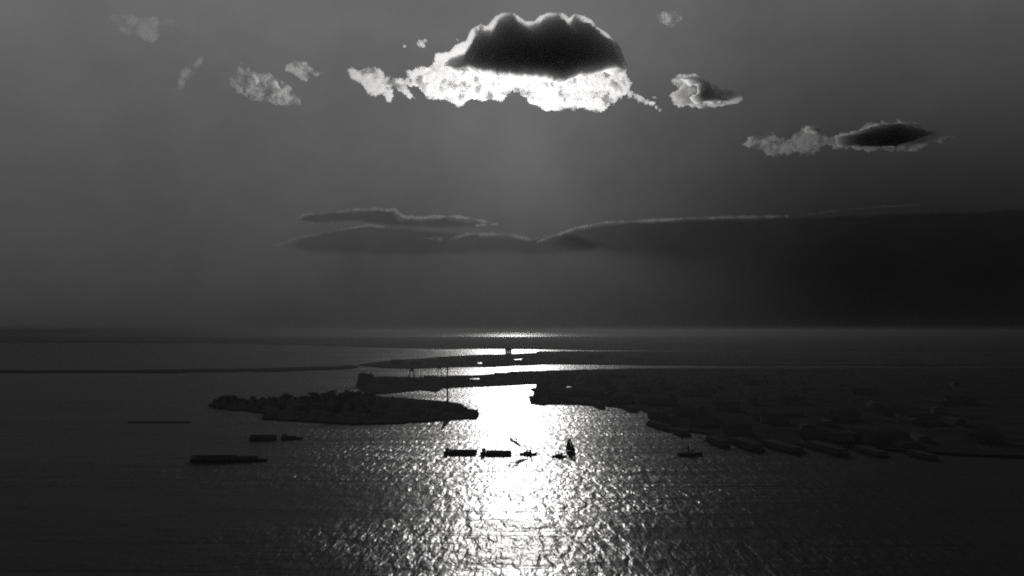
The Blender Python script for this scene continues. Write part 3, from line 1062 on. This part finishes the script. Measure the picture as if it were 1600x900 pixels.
low_cloud('narrow dark cloud with a crisp pale edge, the upper of the low left pair', 19000, (445, 800, 315, 370),
          area_depth([(460, 346), (476, 335), (530, 330), (590, 326), (616, 330), (624, 342), (700, 340), (780, 350), (740, 358), (640, 358), (560, 348), (490, 350)], 0.45, 131, 5, 10, 345),
          [((445, 800, 312, 366), line_depth([(490, 348), (462, 346), (474, 336), (520, 332), (560, 327), (590, 326), (606, 329), (616, 327), (622, 333), (632, 339), (655, 340), (700, 338), (735, 341), (776, 350), (745, 352)], 2.6, 0.5, 133))])
low_cloud('flat lens of dark cloud, the lower of the low left pair', 21000, (410, 970, 338, 420),
          area_depth([(425, 386), (470, 371), (520, 359), (575, 352), (640, 356), (700, 362), (760, 366), (830, 372), (900, 366), (950, 380), (930, 396), (860, 405), (760, 402), (640, 407), (500, 402)], 0.36, 141, 5, 24, 380),
          [((415, 900, 335, 400), line_depth([(432, 384), (470, 370), (520, 360), (575, 352), (600, 354)], 2.3, 0.28, 143)),
           ((640, 880, 350, 396), line_depth([(655, 372), (700, 374), (730, 366), (790, 366), (830, 374), (860, 368)], 4.0, 0.22, 147, .2))])
low_cloud('great dark bank of cloud with a long curved pale upper edge', 20000, (815, 1800, 312, 520),
          area_depth([(835, 384), (860, 372), (900, 358), (950, 349), (1010, 346), (1100, 342), (1200, 340), (1300, 337), (1400, 332), (1600, 326), (1790, 340), (1790, 500), (1400, 508), (1150, 480), (1000, 440), (880, 405)], 0.62, 151, 5, 95, 380),
          [((815, 1440, 315, 400), line_depth([(838, 378), (862, 370), (900, 356), (950, 347), (1010, 345), (1070, 341), (1150, 339), (1230, 338)], 2.6, 0.42, 153, .8)),
           ((1230, 1480, 312, 352), line_depth([(1240, 338), (1300, 330), (1357, 324), (1440, 320)], 2.4, 0.14, 157, .2))])

# every warehouse, barrack and tree says in which part of its shore it stands


def pix(o):
    p = o.location
    y_ = p.y * math.cos(PITCH) + (p.z - CAM_Z) * math.sin(PITCH)
    return 800 + F * p.x / y_


for o in COL.objects:
    g = o.get('group')
    x = pix(o) if g and o.parent is None else 0
    if g == 'warehouses on the harbour shore':
        if x < 700:
            o['label'] = 'low dark warehouse on the strip of shore behind the wooded island'
        elif x < 832:
            o['label'] = 'low dark warehouse on the narrow strip of shore behind the bright channel'
        elif x < 990:
            o['label'] = 'dark gabled warehouse on the blunt point right of the bright channel'
        else:
            o['label'] = 'barely visible warehouse deep in the dark shore behind the finger piers'
        if 832 <= x < 990:
            o['group'] = 'warehouses on the point beside the channel'
        elif x >= 990:
            o['group'] = 'warehouses behind the finger piers'
    elif g == 'trees on the low island':
        if x < 430:
            o['label'] = 'dark tree in the low clumps at the left end of the wooded island'
        elif x < 590:
            o['label'] = 'tall dark tree in the thick wood in the middle of the low island'
            o['group'] = 'tall trees in the middle of the low island'
        else:
            o['label'] = 'small dark tree on the bare end of the island towards the tall mast'
            o['group'] = 'small trees towards the tall mast'
    elif g == 'trees on the harbour shore':
        if x < 800:
            o['label'] = 'small dark tree on the strip of shore behind the wooded island'
            o['group'] = 'trees behind the wooded island'
        else:
            o['label'] = 'small dark tree between the warehouses right of the bright channel'

# ------------------------------------------------------------------ haze over the harbour
bm = bmesh.new()
box(bm, -90000, 90000, -2000, 120000, -2.0, 262.0)
hz = bm_obj('haze', bm, volume_mat('harbour_haze', 8.0e-5, 0.080, 0.65))
tag(hz, 'thin smoky haze lying over the harbour', None, None, 'stuff')
